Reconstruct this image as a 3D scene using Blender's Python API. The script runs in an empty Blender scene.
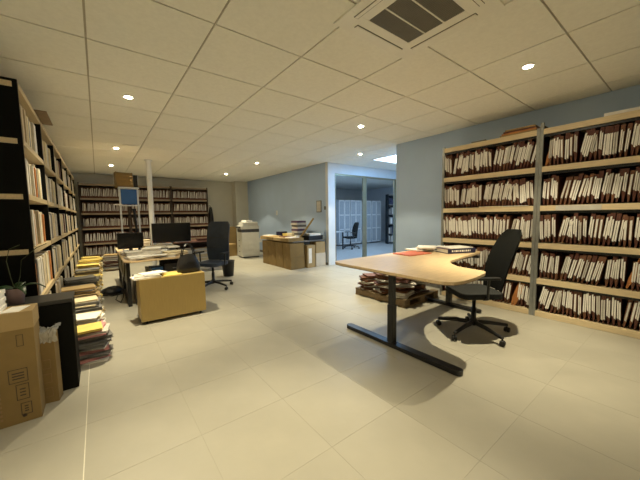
import bpy, bmesh, math, random
from mathutils import Matrix, Vector
random.seed(7)
PI = math.pi
scene = bpy.context.scene
col = scene.collection

# ---------------------------------------------------------------- camera
CAM_Z = 1.395
cam_d = bpy.data.cameras.new('camera'); cam = bpy.data.objects.new('camera', cam_d); col.objects.link(cam)
cam_d.sensor_width = 36.0; cam_d.lens = 290.47 / 640 * 36.0
cam_d.clip_start = 0.02; cam_d.clip_end = 100
_yaw, _pitch, _roll = 0.651, -0.085, -0.0154
_f = Vector((math.sin(_yaw) * math.cos(_pitch), math.cos(_yaw) * math.cos(_pitch), math.sin(_pitch)))
_r = Vector((math.cos(_yaw), -math.sin(_yaw), 0)); _u = _r.cross(_f)
_r2 = _r * math.cos(_roll) + _u * math.sin(_roll); _u2 = _u * math.cos(_roll) - _r * math.sin(_roll)
_m = Matrix((_r2, _u2, -_f)).transposed().to_4x4(); _m.translation = (0, 0, CAM_Z)
cam.matrix_world = _m
scene.camera = cam

# ---------------------------------------------------------------- world, exposure
w = bpy.data.worlds.new('world'); scene.world = w; w.use_nodes = True
w.node_tree.nodes['Background'].inputs[0].default_value = (0.55, 0.65, 0.8, 1)
w.node_tree.nodes['Background'].inputs[1].default_value = 0.02
scene.view_settings.view_transform = 'Standard'; scene.view_settings.look = 'None'
scene.view_settings.exposure = 0.58; scene.view_settings.gamma = 1.0
scene.view_settings.use_curve_mapping = False
LAMP_W = 50.0; HOT_W = 185.0; LAMP_COL = (1.0, 0.875, 0.57)
PANEL_COL = (0.14, 0.48, 1.0)
CEIL = 2.8215
LAMPS = [(0.38, 4.19), (0.39, 7.30), (0.38, 9.72), (3.48, 3.43), (3.45, 1.12), (3.50, 7.34), (3.52, 9.76), (5.03, 4.98), (0.45, 1.25)]
LAMP_LABELS = ['round ceiling downlight nearest the tall dark rack on the left', 'round ceiling downlight above the cluttered desk and white column',
  'round ceiling downlight close to the back file racks on the left', 'round ceiling downlight above the empty wooden desk',
  'round ceiling downlight in front of the right-hand file racks, biggest in view', 'round ceiling downlight in front of the grey-blue wall above the taped boxes',
  'round ceiling downlight above the copier, farthest on the right row', 'round ceiling downlight just outside the sliding glass doors',
  'round ceiling downlight above the photographer']

# ---------------------------------------------------------------- materials
MATS = {}
def mat(name, c, rough=0.6, noise=0.0, scale=8.0, bump=0.0, bscale=40.0, metal=0.0, stretch=None, c2=None, spec=0.5):
    if name in MATS: return MATS[name]
    m = bpy.data.materials.new(name); m.use_nodes = True; nt = m.node_tree; b = nt.nodes['Principled BSDF']
    b.inputs['Base Color'].default_value = (*c, 1); b.inputs['Roughness'].default_value = rough; b.inputs['Metallic'].default_value = metal
    b.inputs['Specular IOR Level'].default_value = spec
    if noise or bump:
        tc = nt.nodes.new('ShaderNodeTexCoord'); mp = nt.nodes.new('ShaderNodeMapping')
        nt.links.new(tc.outputs['Object'], mp.inputs[0])
        if stretch: mp.inputs['Scale'].default_value = stretch
    if noise:
        n = nt.nodes.new('ShaderNodeTexNoise'); n.inputs['Scale'].default_value = scale; n.inputs['Detail'].default_value = 5
        nt.links.new(mp.outputs[0], n.inputs[0])
        r = nt.nodes.new('ShaderNodeValToRGB'); r.color_ramp.elements[0].position = 0.3; r.color_ramp.elements[1].position = 0.7
        lo = c2 if c2 else tuple(v * (1 - noise) for v in c); hi = c if c2 else tuple(min(1, v * (1 + noise)) for v in c)
        r.color_ramp.elements[0].color = (*lo, 1); r.color_ramp.elements[1].color = (*hi, 1)
        nt.links.new(n.outputs[0], r.inputs[0]); nt.links.new(r.outputs[0], b.inputs['Base Color'])
    if bump:
        n2 = nt.nodes.new('ShaderNodeTexNoise'); n2.inputs['Scale'].default_value = bscale; n2.inputs['Detail'].default_value = 4
        nt.links.new(mp.outputs[0], n2.inputs[0])
        bp = nt.nodes.new('ShaderNodeBump'); bp.inputs['Strength'].default_value = bump; bp.inputs['Distance'].default_value = 0.01
        nt.links.new(n2.outputs[0], bp.inputs['Height']); nt.links.new(bp.outputs[0], b.inputs['Normal'])
    MATS[name] = m; return m
def emit(name, c, s):
    m = bpy.data.materials.new(name); m.use_nodes = True; nt = m.node_tree
    b = nt.nodes['Principled BSDF']; b.inputs['Base Color'].default_value = (*c, 1)
    b.inputs['Emission Color'].default_value = (*c, 1); b.inputs['Emission Strength'].default_value = s
    return m
M_floor = mat('floor_tile', (0.405, 0.382, 0.322), 0.42, 0.05, 3.0, 0.03, 25)
M_grout = mat('floor_grout', (0.36, 0.335, 0.275), 0.8, 0.08, 20)
M_groutw = mat('floor_grout_pale', (0.72, 0.69, 0.60), 0.7, 0.04, 20)
M_ceil = mat('ceiling_tile', (0.90, 0.885, 0.81), 0.9, 0.03, 30, 0.25, 260)
M_grid = mat('ceiling_grid', (0.50, 0.46, 0.38), 0.7, 0.05, 10)
M_wall = mat('wall_grey_blue', (0.47, 0.60, 0.82), 0.75, 0.03, 2.0, 0.05, 90)
M_wallb = mat('wall_back_beige', (0.64, 0.62, 0.54), 0.8, 0.04, 2.0, 0.05, 90)
M_white = mat('white_paint', (0.78, 0.80, 0.82), 0.5, 0.02, 6)
M_board = mat('shelf_board', (0.72, 0.58, 0.37), 0.5, 0.10, 6, 0.05, 60, stretch=(1, 12, 12))
M_steel = mat('slotted_steel', (0.33, 0.34, 0.33), 0.4, 0.10, 14, metal=0.6)
M_black = mat('black_panel', (0.004, 0.004, 0.003), 0.6, 0.15, 8, spec=0.12)
M_dkbrown = mat('dark_brown_panel', (0.05, 0.03, 0.022), 0.6, 0.2, 8)
M_maroon = mat('maroon_card', (0.115, 0.038, 0.024), 0.7, 0.25, 9)
M_orange = mat('orange_card', (0.50, 0.20, 0.06), 0.7, 0.15, 9)
M_paper = mat('white_paper', (0.90, 0.87, 0.82), 0.7, 0.06, 14)
M_paper2 = mat('grey_paper', (0.62, 0.59, 0.54), 0.7, 0.10, 14)
M_cream = mat('cream_paper', (0.74, 0.64, 0.44), 0.7, 0.08, 12)
M_yellow = mat('yellow_card', (0.78, 0.60, 0.16), 0.65, 0.08, 8)
M_grey = mat('grey_card', (0.17, 0.165, 0.16), 0.6, 0.2, 10)
M_pink = mat('pink_card', (0.62, 0.30, 0.30), 0.65, 0.1, 10)
M_red = mat('red_card', (0.66, 0.17, 0.09), 0.55, 0.06, 8)
M_desk = mat('desk_oak', (0.66, 0.49, 0.29), 0.42, 0.10, 5, 0.02, 60, stretch=(1.5, 14, 8))
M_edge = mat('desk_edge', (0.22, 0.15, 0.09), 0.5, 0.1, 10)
M_cab = mat('cabinet_beech', (0.45, 0.32, 0.11), 0.45, 0.04, 5, 0.02, 60, stretch=(12, 12, 1.2))
M_metal = mat('black_metal', (0.009, 0.009, 0.010), 0.35, 0.1, 10)
M_plastic = mat('black_plastic', (0.009, 0.009, 0.010), 0.45, 0.1, 12)
M_fabric = mat('dark_grey_fabric', (0.006, 0.0065, 0.006), 0.9, 0.2, 60, 0.3, 220, spec=0.12)
M_seat = mat('grey_seat_fabric', (0.022, 0.023, 0.023), 0.85, 0.2, 60, 0.3, 220, spec=0.2)
M_navy = mat('navy_leather', (0.030, 0.042, 0.068), 0.38, 0.15, 10, 0.15, 60)
M_card = mat('cardboard', (0.25, 0.165, 0.06), 0.8, 0.09, 5, 0.05, 50)
M_card2 = mat('pale_cardboard', (0.40, 0.28, 0.13), 0.8, 0.08, 5, 0.05, 50)
M_print = mat('box_print', (0.07, 0.05, 0.035), 0.8, 0.1, 10)
M_tape = mat('brown_tape', (0.36, 0.25, 0.12), 0.25, 0.1, 10)
M_copier = mat('copier_plastic', (0.66, 0.65, 0.60), 0.45, 0.04, 8)
M_copdark = mat('copier_dark', (0.05, 0.05, 0.055), 0.4, 0.1, 8)
M_gold = mat('bronze_frame', (0.34, 0.28, 0.17), 0.35, 0.1, 10, metal=0.55)
M_blue = mat('blue_panel', (0.04, 0.15, 0.42), 0.4, 0.08, 8)
M_pot = mat('mauve_pot', (0.42, 0.30, 0.32), 0.45, 0.05, 10)
M_leaf = mat('dark_leaf', (0.020, 0.05, 0.012), 0.4, 0.25, 12)
M_wood = mat('pallet_wood', (0.20, 0.14, 0.075), 0.8, 0.25, 6, 0.2, 40, stretch=(2, 10, 10))
M_purple = mat('purple_cover', (0.12, 0.07, 0.14), 0.5, 0.15, 8)
M_navyc = mat('navy_cover', (0.025, 0.025, 0.07), 0.4, 0.1, 8)
M_grille = mat('grille_plastic', (0.13, 0.115, 0.09), 0.6, 0.1, 10)
M_acw = mat('ac_plastic', (0.88, 0.86, 0.78), 0.45, 0.03, 6)
M_lens = emit('lamp_lens', (1.0, 0.88, 0.62), 330.0)
M_panel = emit('light_panel', (0.62, 0.82, 1.0), 3.0)
M_screen = emit('phone_screen', (0.35, 0.6, 0.95), 0.9)
def glass_mat(name, tint, rough=0.0, alpha=0.12):
    m = bpy.data.materials.new(name); m.use_nodes = True; nt = m.node_tree
    b = nt.nodes['Principled BSDF']; out = nt.nodes['Material Output']
    b.inputs['Base Color'].default_value = (*tint, 1); b.inputs['Roughness'].default_value = 0.03
    b.inputs['Specular IOR Level'].default_value = 0.6
    t = nt.nodes.new('ShaderNodeBsdfTransparent'); t.inputs[0].default_value = (0.93, 0.97, 1.0, 1)
    mx = nt.nodes.new('ShaderNodeMixShader'); mx.inputs[0].default_value = alpha
    nt.links.new(t.outputs[0], mx.inputs[1]); nt.links.new(b.outputs[0], mx.inputs[2]); nt.links.new(mx.outputs[0], out.inputs[0])
    return m
M_glass = glass_mat('door_glass', (0.05, 0.06, 0.07), alpha=0.10)
M_film = glass_mat('plastic_film', (0.85, 0.85, 0.83), alpha=0.36)

# ---------------------------------------------------------------- mesh helpers
def I(): return Matrix.Identity(4)
def T(x, y, z): return Matrix.Translation((x, y, z))
def RZ(a): return Matrix.Rotation(a, 4, 'Z')
def RX(a): return Matrix.Rotation(a, 4, 'X')
def RY(a): return Matrix.Rotation(a, 4, 'Y')
class MB:
    def __init__(s): s.v = []; s.f = []; s.m = I(); s.sm = []
    def add(s, vs, fs, smooth=False):
        o = len(s.v); s.v += [tuple(s.m @ Vector(v)) for v in vs]; s.f += [tuple(i + o for i in f) for f in fs]; s.sm += [smooth] * len(fs); return s
    def box(s, x0, y0, z0, x1, y1, z1):
        return s.add([(x0,y0,z0),(x1,y0,z0),(x1,y1,z0),(x0,y1,z0),(x0,y0,z1),(x1,y0,z1),(x1,y1,z1),(x0,y1,z1)],
                     [(0,3,2,1),(4,5,6,7),(0,1,5,4),(1,2,6,5),(2,3,7,6),(3,0,4,7)])
    def prism(s, poly, z0, z1):
        n = len(poly)
        return s.add([(x,y,z0) for x,y in poly] + [(x,y,z1) for x,y in poly],
                     [tuple(range(n-1,-1,-1)), tuple(range(n,2*n))] + [(i,(i+1)%n,n+(i+1)%n,n+i) for i in range(n)])
    def tube(s, pts, r, n=10, cap=True):
        pts = [Vector(p) for p in pts]; rs = r if isinstance(r, (list, tuple)) else [r] * len(pts); vs = []; fs = []
        for i, p in enumerate(pts):
            d = (pts[min(i+1, len(pts)-1)] - pts[max(i-1, 0)]).normalized()
            a = Vector((0,0,1)) if abs(d.z) < 0.9 else Vector((1,0,0))
            e1 = d.cross(a).normalized(); e2 = d.cross(e1)
            vs += [tuple(p + (e1*math.cos(2*PI*k/n) + e2*math.sin(2*PI*k/n)) * rs[i]) for k in range(n)]
        for i in range(len(pts)-1):
            fs += [(i*n+k, i*n+(k+1)%n, (i+1)*n+(k+1)%n, (i+1)*n+k) for k in range(n)]
        s.add(vs, fs, True)
        if cap: s.add(vs[:n], [tuple(range(n))]); s.add(vs[-n:], [tuple(range(n-1,-1,-1))])
        return s
    def lathe(s, prof, n=20):
        vs = [(r*math.cos(2*PI*k/n), r*math.sin(2*PI*k/n), z) for r, z in prof for k in range(n)]; fs = []
        for i in range(len(prof)-1): fs += [(i*n+k, i*n+(k+1)%n, (i+1)*n+(k+1)%n, (i+1)*n+k) for k in range(n)]
        return s.add(vs, fs, True)
    def grid(s, P, smooth=True):       # P[i][j] points
        a = len(P); b = len(P[0])
        return s.add([p for r in P for p in r], [(i*b+j, i*b+j+1, (i+1)*b+j+1, (i+1)*b+j) for i in range(a-1) for j in range(b-1)], smooth)
    def mesh(s, name, m, bevel=0.0, solid=0.0):
        me = bpy.data.meshes.new(name); me.from_pydata(s.v, [], s.f)
        me.polygons.foreach_set('use_smooth', s.sm)
        bm = bmesh.new(); bm.from_mesh(me)
        if solid:
            bmesh.ops.recalc_face_normals(bm, faces=bm.faces)
            bmesh.ops.solidify(bm, geom=bm.faces[:], thickness=solid)
        if bevel: bmesh.ops.bevel(bm, geom=bm.edges[:], offset=bevel, segments=2, affect='EDGES', profile=0.6, clamp_overlap=True)
        bmesh.ops.recalc_face_normals(bm, faces=bm.faces); bm.to_mesh(me); bm.free()
        me.materials.append(m); return me
    def build(s, name, m, parent=None, bevel=0.0, solid=0.0):
        o = bpy.data.objects.new(name, s.mesh(name, m, bevel, solid)); col.objects.link(o)
        if parent is not None: o.parent = parent
        return o
def tag(o, label, cat, group=None, kind=None):
    o['label'] = label; o['category'] = cat
    if group: o['group'] = group
    if kind: o['kind'] = kind
    return o
def struct(o, label=None):
    o['kind'] = 'structure'
    if label: o['label'] = label
    return o
def thing(name, label, cat, loc=(0,0,0), rz=0.0, group=None):
    o = bpy.data.objects.new(name, None); col.objects.link(o); o.empty_display_size = 0.1
    o.location = loc; o.rotation_euler = (0, 0, rz); return tag(o, label, cat, group)
def inst(name, me, parent=None, m=None):
    o = bpy.data.objects.new(name, me); col.objects.link(o)
    if parent is not None: o.parent = parent
    if m is not None: o.matrix_world = m if parent is None else o.matrix_world
    return o
def copy_tree(o, parent=None):
    c = o.copy(); col.objects.link(c); c.parent = parent
    for ch in o.children: copy_tree(ch, c)
    return c
def rbox(x0, y0, x1, y1, r, n=5):      # rounded rectangle outline
    out = []
    for cx, cy, a in ((x1-r,y1-r,0),(x0+r,y1-r,90),(x0+r,y0+r,180),(x1-r,y0+r,270)):
        for k in range(n+1):
            t = math.radians(a + 90*k/n); out.append((cx + r*math.cos(t), cy + r*math.sin(t)))
    return out

# ---------------------------------------------------------------- room shell
XL, XR, YB, YF = -0.87, 5.0, 11.95, -1.9
RX1, RY0, RY1 = 9.4, 3.91, 6.24          # the side passage in front of the glass doors
floor = struct(MB().box(XL-0.1, YF-0.1, -0.06, 12.6, YB+0.1, -0.0012).build('floor', M_grout))
TS = 0.593
def tile_mesh(x0, y0, x1, y1, g=0.0011): return MB().box(x0+g, y0+g, -0.01, x1-g, y1-g, 0.0)
ftile = tile_mesh(0, 0, TS, TS).mesh('floor_tile', M_floor)
def floor_tiles(xa, xb, ya, yb):
    i0 = math.floor((xa + 0.15) / TS); j0 = math.floor((ya - 0.68) / TS)
    i = i0
    while -0.15 + i*TS < xb - 1e-6:
        j = j0
        while 0.68 + j*TS < yb - 1e-6:
            x0 = -0.15 + i*TS; y0 = 0.68 + j*TS
            cx0, cx1, cy0, cy1 = max(x0, xa), min(x0+TS, xb), max(y0, ya), min(y0+TS, yb)
            if cx1-cx0 > 0.02 and cy1-cy0 > 0.02:
                if cx1-cx0 > TS-1e-4 and cy1-cy0 > TS-1e-4:
                    o = inst('floor_tile', ftile, floor); o.location = (x0, y0, 0)
                else: tile_mesh(cx0, cy0, cx1, cy1).build('floor_tile', M_floor, floor)
            j += 1
        i += 1
floor_tiles(XL, XR, -0.6, YB)
floor_tiles(XR, RX1, RY0, RY1)
MB().box(XL, YF, -0.01, XR, -0.602, 0).build('floor_screed', M_floor, floor)
MB().box(XR+0.06, RY1+0.06, -0.01, 12.5, YB, 0).build('floor_screed', mat('grey_vinyl', (0.45, 0.48, 0.50), 0.35, 0.05, 4), floor)
MB().box(-0.1525, 0.0, -0.006, -0.1475, 3.6, 0.0006).build('pale_grout_line', M_groutw, floor)

ceiling = struct(MB().box(XL-0.1, YF-0.1, CEIL+0.012, 12.6, YB+0.1, CEIL+0.12).build('ceiling', M_grid))
CS = 0.768; CX0, CY0 = 0.0167, 3.0455
def ctile(x0, y0, x1, y1, g=0.007): return MB().box(x0+g, y0+g, CEIL, x1-g, y1-g, CEIL+0.02)
cmesh = ctile(0, 0, CS, CS).mesh('ceiling_tile', M_ceil)
def ceil_tiles(xa, xb, ya, yb):
    i = math.floor((xa - CX0) / CS)
    while CX0 + i*CS < xb - 1e-6:
        j = math.floor((ya - CY0) / CS)
        while CY0 + j*CS < yb - 1e-6:
            x0 = CX0 + i*CS; y0 = CY0 + j*CS
            cx0, cx1, cy0, cy1 = max(x0, xa), min(x0+CS, xb), max(y0, ya), min(y0+CS, yb)
            if cx1-cx0 > 0.03 and cy1-cy0 > 0.03:
                if cx1-cx0 > CS-1e-4 and cy1-cy0 > CS-1e-4:
                    o = inst('ceiling_tile', cmesh, ceiling); o.location = (x0, y0, 0)
                else: ctile(cx0, cy0, cx1, cy1).build('ceiling_tile', M_ceil, ceiling)
            j += 1
        i += 1
ceil_tiles(XL, XR, YF, YB)
ceil_tiles(XR, RX1, RY0, RY1)
MB().box(XR+0.1, RY1+0.1, CEIL, 12.5, YB, CEIL+0.02).build('ceiling_panel', M_ceil, ceiling)

struct(MB().box(XL-0.12, YF-0.12, 0, XL, YB+0.12, CEIL+0.01).build('wall_left', M_wallb))
struct(MB().box(XL, YB, 0, 12.6, YB+0.12, CEIL+0.01).build('wall_back', M_wallb))
struct(MB().box(XL, YF-0.12, 0, XR+0.15, YF, CEIL+0.01).build('wall_front', M_wallb))
struct(MB().box(XR, YF, 0, XR+0.15, RY0, CEIL+0.01).build('wall_right', M_wall))
struct(MB().box(XR+0.05, RY1+0.1, 0, XR+0.15, YB, CEIL+0.01).build('wall_far_right', M_wall))
struct(MB().box(4.52, 11.55, 0, XR+0.05, YB, CEIL+0.01).build('wall_back_pillar', M_wallb))
struct(MB().box(XR+0.15, RY0-0.12, 0, RX1, RY0, CEIL+0.01).build('wall_passage_front', M_white))
struct(MB().box(RX1, RY0-0.12, 0, RX1+0.12, RY1+0.1, CEIL+0.01).build('wall_passage_end', M_white))
struct(MB().box(12.5, RY1, 0, 12.6, YB, CEIL+0.01).build('wall_office_end', M_white))
# glass partition: header, jamb, two sliding leaves
struct(MB().box(5.10, RY1, 2.55, RX1, RY1+0.1, CEIL+0.01).build('wall_door_header', M_white))
struct(MB().box(5.05, RY1-0.012, 0, 5.29, RY1+0.1, 2.55).box(5.05, RY1-0.012, 2.55, 5.10, RY1+0.1, CEIL+0.01).build('wall_door_jamb', M_white))
struct(MB().box(8.02, RY1, 0, RX1, RY1+0.1, 2.55).build('wall_door_side', M_white))
def leaf(name, x0, x1, y, fw, label):
    d = struct(bpy.data.objects.new(name, None), label); col.objects.link(d); d.location = ((x0+x1)/2, y, 0)
    W = (x1-x0)/2
    MB().box(-W, -0.02, 0.0, -W+fw[0], 0.02, 2.55).build('frame_stile', M_gold, d)
    MB().box(W-fw[1], -0.02, 0.0, W, 0.02, 2.55).build('frame_stile', M_gold, d)
    MB().box(-W+fw[0], -0.02, 2.50, W-fw[1], 0.02, 2.55).build('frame_rail', M_gold, d)
    MB().box(-W+fw[0], -0.02, 0.0, W-fw[1], 0.02, 0.05).build('frame_rail', M_gold, d)
    MB().box(-W+fw[0], -0.004, 0.05, W-fw[1], 0.004, 2.50).build('pane', M_glass, d)
leaf('door_1', 5.29, 6.55, RY1+0.03, (0.05, 0.13), 'left glass sliding door leaf in a bronze frame')
leaf('door_2', 6.552, 8.02, RY1+0.03, (0.03, 0.13), 'right glass sliding door leaf in a bronze frame')
struct(MB().box(XR+0.028, RY1+0.02, 0, XR+0.05, 11.54, 0.07).build('baseboard_far_right', M_grey))
struct(MB().box(XR-0.015, 2.72, 0, XR, RY0, 0.07).build('baseboard_right', M_grey))

# ---------------------------------------------------------------- lamps
def downlight(x, y, label):
    t = thing('ceiling_downlight', label, 'ceiling lamp', (x, y, CEIL), 0, 'recessed ceiling downlights')
    MB().lathe([(0.058, 0.0), (0.056, -0.006), (0.042, -0.008), (0.038, -0.001)], 24).build('trim_ring', M_white, t)
    MB().lathe([(0.038, -0.003), (0.022, -0.010), (0.0005, -0.012)], 20).build('lens', M_lens, t)
    l = bpy.data.lights.new('downlight_beam', 'SPOT'); l.energy = LAMP_W; l.color = LAMP_COL
    l.spot_size = math.radians(100); l.spot_blend = 0.22; l.shadow_soft_size = 0.018
    o = bpy.data.objects.new('downlight_beam', l); col.objects.link(o); o.parent = t; o.location = (0, 0, -0.03)
    l = bpy.data.lights.new('downlight_hot_beam', 'SPOT'); l.energy = HOT_W; l.color = LAMP_COL
    l.spot_size = math.radians(66); l.spot_blend = 0.8; l.shadow_soft_size = 0.018
    o = bpy.data.objects.new('downlight_hot_beam', l); col.objects.link(o); o.parent = t; o.location = (0, 0, -0.03)
for (x, y), lb in zip(LAMPS, LAMP_LABELS): downlight(x, y, lb)
def light_panel(x0, y0, x1, y1, power, label, color=PANEL_COL):
    t = thing('light_panel', label, 'ceiling lamp', ((x0+x1)/2, (y0+y1)/2, CEIL), 0, None); a = (x1-x0)/2; b = (y1-y0)/2
    MB().box(-a, -b, -0.010, a, -b+0.02, 0).box(-a, b-0.02, -0.010, a, b, 0).box(-a, -b+0.02, -0.010, -a+0.02, b-0.02, 0).box(a-0.02, -b+0.02, -0.010, a, b-0.02, 0).build('panel_frame', M_white, t)
    MB().box(-a+0.02, -b+0.02, -0.006, a-0.02, b-0.02, 0).build('diffuser', M_panel, t)
    l = bpy.data.lights.new('panel_glow', 'AREA'); l.shape = 'RECTANGLE'; l.size = 2*a-0.05; l.size_y = 2*b-0.05; l.energy = power; l.color = color
    o = bpy.data.objects.new('panel_glow', l); col.objects.link(o); o.parent = t; o.location = (0, 0, -0.013)
light_panel(5.78, 4.50, 7.0, 5.30, 36, 'bright cool rectangular light panel in the ceiling before the glass doors')
light_panel(6.3, 7.2, 7.5, 8.0, 30, 'cool rectangular light panel in the ceiling behind the glass doors', (0.72, 0.86, 1.0))
light_panel(9.2, 7.2, 10.4, 8.0, 24, 'cool rectangular light panel deep inside the room behind the glass', (0.72, 0.86, 1.0))

# ---------------------------------------------------------------- ceiling cassette
ac = thing('ceiling_air_conditioner', 'square white air conditioning cassette with dark grille in the ceiling', 'air conditioner', (1.905, 1.325, CEIL))
p = MB()
a, g = 0.42, 0.235
p.box(-a,-a,-0.014,a,-g,0); p.box(-a,g,-0.014,a,a,0); p.box(-a,-g,-0.014,-g,g,0); p.box(g,-g,-0.014,a,g,0)
p.build('panel', M_acw, ac, bevel=0.003)
gm = MB().box(-g, -g, -0.010, g, g, -0.004).build('grille', M_grille, ac)
gr = MB()
for k in range(1, 40): gr.box(-g, -g + k*2*g/40 - 0.0022, -0.013, g, -g + k*2*g/40 + 0.0022, -0.010)
for k in range(1, 40): gr.box(-g + k*2*g/40 - 0.0022, -g, -0.013, -g + k*2*g/40 + 0.0022, g, -0.0102)
gr.build('grille_louvres', mat('grille_slat', (0.25, 0.23, 0.19), 0.5, 0.05, 10), gm)
for k in (-1, 1): MB().box(-g, -0.005+k*0.08, -0.016, g, 0.005+k*0.08, -0.010).build('grille_rib', M_acw, gm)
for k in range(4):
    s = MB(); s.m = RZ(k*PI/2)
    s.box(-0.27, 0.315, -0.0165, 0.27, 0.352, -0.0142); s.build('air_slot', M_grille, ac)
    s = MB(); s.m = RZ(k*PI/2)
    s.box(-0.265, 0.322, -0.020, 0.265, 0.349, -0.0166); s.build('air_flap', M_acw, ac)

# ---------------------------------------------------------------- racks
def rack(label, org, rz, W, D, boards, th, post_m, back_m, board_m, group, endpanel=False, sides=True, side_m=None, posts=True, topz=None):
    t = thing('storage_rack', label, 'shelf', org, rz, group)
    H = topz or boards[-1] + 0.02; side_m = side_m or back_m
    pw = 0.035
    if posts:
        for x in (0, W-pw):
            for y in (0, D-pw): MB().box(x, y, 0, x+pw, y+pw, H).build('post', post_m, t)
    else:
        for x in (0, W-0.025): MB().box(x, 0.0, 0, x+0.025, D, H).build('side_panel', side_m, t)
    for z in boards: MB().box(pw if posts else 0.025, -0.003, z-th, (W-pw) if posts else W-0.025, D-0.012, z).build('shelf_board', board_m, t)
    MB().box(0.001, D-0.011, 0, W-0.001, D-0.001, H-0.01).build('back_panel', back_m, t)
    if posts and sides:
        for x in (pw*0.3, W-pw*0.3-0.006): MB().box(x, pw, 0.02, x+0.006, D-pw, H-0.02).build('side_panel', side_m, t)
    return t
RB = [0.07, 0.51, 0.985, 1.475, 1.975, 2.45]
RKX = 4.60
r1 = rack('tall file rack of pale shelves left of the grey post on the right wall', (RKX, 2.66, 0), -PI/2, 1.335, 0.385, RB, 0.068, M_steel, M_dkbrown, M_board, 'file racks on the right wall', topz=2.47)
r2 = rack('tall file rack of pale shelves at the right edge, next to the grey post', (RKX, 1.322, 0), -PI/2, 1.335, 0.385, RB, 0.068, M_steel, M_dkbrown, M_board, 'file racks on the right wall', topz=2.53)
# hanging rails with dark lip under every shelf
for t in (r1, r2):
    for z in RB[1:]: MB().box(0.036, 0.02, z-0.10, 1.299, 0.035, z-0.068).build('hanging_rail', M_metal, t)

# hanging files: maroon card sleeve with a white spine label
def file_mesh(t, h, d=0.30):
    s = MB()
    s.add([(-t*.15,0.02,0),(t*.15,0.02,0),(t*.15,d,0),(-t*.15,d,0),(-t*.48,0.006,h*.35),(t*.48,0.006,h*.35),(t*.48,d,h*.35),(-t*.48,d,h*.35),
           (-t*.5,0.008,h),(t*.5,0.008,h),(t*.5,d,h),(-t*.5,d,h)],
          [(3,2,1,0),(8,9,10,11)] + [(a0+i, a0+(i+1)%4, a0+4+(i+1)%4, a0+4+i) for a0 in (0,4) for i in range(4)])
    return s
FP = []
M_brown = mat('brown_card', (0.17, 0.07, 0.035), 0.7, 0.25, 9)
for k, (t, h, lw, l0, l1) in enumerate([(0.036,.33,.029,.095,.285),(0.036,.35,.025,.075,.275),(0.038,.37,.033,.11,.31),(0.034,.34,.017,.10,.29),(0.038,.36,.034,.06,.285),(0.037,.32,.030,.10,.30),(0.036,.36,.026,.12,.30)]):
    fm = file_mesh(t, h).mesh('hanging_file', M_maroon)
    lb_ = MB(); rr = random.Random(k); cuts = [(-lw/2, -lw*.08), (lw*.08, lw/2)] if lw > .02 else [(-lw/2, lw/2)]
    for xa, xb in cuts:
        d0, d1 = rr.uniform(-.02, .012), rr.uniform(-.015, .02)
        lb_.add([(xa,-.006,l0+d0),(xb,-.006,l0+d0-.01),(xb,.010,l0+d0-.01),(xa,.010,l0+d0),(xa,-.006,l1+d1),(xb,-.006,l1+d1+.006),(xb,.010,l1+d1+.006),(xa,.010,l1+d1)],
                [(0,3,2,1),(4,5,6,7),(0,1,5,4),(1,2,6,5),(2,3,7,6),(3,0,4,7)])
    lm = lb_.mesh('spine_label', M_paper); lm2 = lb_.mesh('spine_label', M_paper2)
    if k % 2: fm.materials[0] = M_brown
    FP.append((fm, lm, lm2))
fmo = file_mesh(0.05, .36).mesh('hanging_file', M_orange)
ORD = ['bottom', 'second', 'third', 'fourth', 'top']
def tilt_run(n, rng):
    out = []; a = 0; k = 0
    while len(out) < n:
        L = rng.randint(2, 7); a = rng.choice([-0.02, 0.02, 0.05, 0.08, 0.11, 0.15, 0.19, -0.06])
        out += [a + rng.uniform(-.03, .03) for _ in range(L)]
    return out[:n]
rng = random.Random(11)
for rt, rname, y1 in ((r1, 'rack left of the grey post', 2.66), (r2, 'rack at the right edge', 1.322)):
    base = T(RKX, y1, 0) @ RZ(-PI/2)
    for bi in range(5):
        n = 30; x = 0.062; step = (1.335 - 0.115) / (n-1); ti = tilt_run(n, rng)
        for k in range(n):
            if bi == 1 and rt is r2 and k == 14: continue
            q = rng.random(); pr = FP[rng.randrange(7)]
            special = (rt is r1 and bi == 0 and k in (24, 25)) or (rt is r2 and bi == 1 and k == 19) or (rt is r2 and bi == 4 and k == 0)
            a = 0.3 if special else ti[k]
            yy = rng.uniform(0.012, 0.03); zz = RB[bi] + 0.002 + rng.uniform(0.0, 0.02)
            m = base @ T(x + k*step + rng.uniform(-.004, .004), yy, zz) @ RY(a)
            o = inst('hanging_file', fmo if special else pr[0], None, m)
            if not special:
                c = inst('spine_label', pr[1] if q < 0.82 else pr[2], o)
            tag(o, ('bare orange-brown file, %s shelf, %s' if special else 'maroon file with white spine, %s shelf, %s') % (ORD[bi], rname), 'file',
                ('orange hanging files, %s shelf, %s' if special else 'hanging files, %s shelf, %s') % (ORD[bi], rname))
# papers lying on and in the right-hand racks
def flat(name, m, x0, y0, x1, y1, z, h, label, cat, rz=0.0, group=None, bevel=0.0):
    cx, cy = (x0+x1)/2, (y0+y1)/2
    o = MB().box(x0-cx, y0-cy, 0, x1-cx, y1-cy, h).build(name, m, None, bevel); o.location = (cx, cy, z); o.rotation_euler.z = rz
    return tag(o, label, cat, group)
zt = 2.4505
for k in range(4):
    flat('flat_folder', [M_tape, M_orange, M_maroon, M_tape][k], 4.606, 1.36+.01*k, 4.90, 1.80-.02*k, zt + k*0.021, 0.02, ['brown flat folder at the bottom of the stack on top of the rack', 'orange flat folder in the stack on top of the rack', 'maroon flat folder in the stack on top of the rack', 'brown flat folder topmost in the stack on top of the rack'][k], 'folder', 0.02*k-.03, 'folders stacked on top of the rack')
flat('paper_sheaf', M_grey, 4.61, 2.0, 4.9, 2.2, zt, 0.02, 'thin dark sheaf lying on top of the rack left of the post', 'paper')
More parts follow.
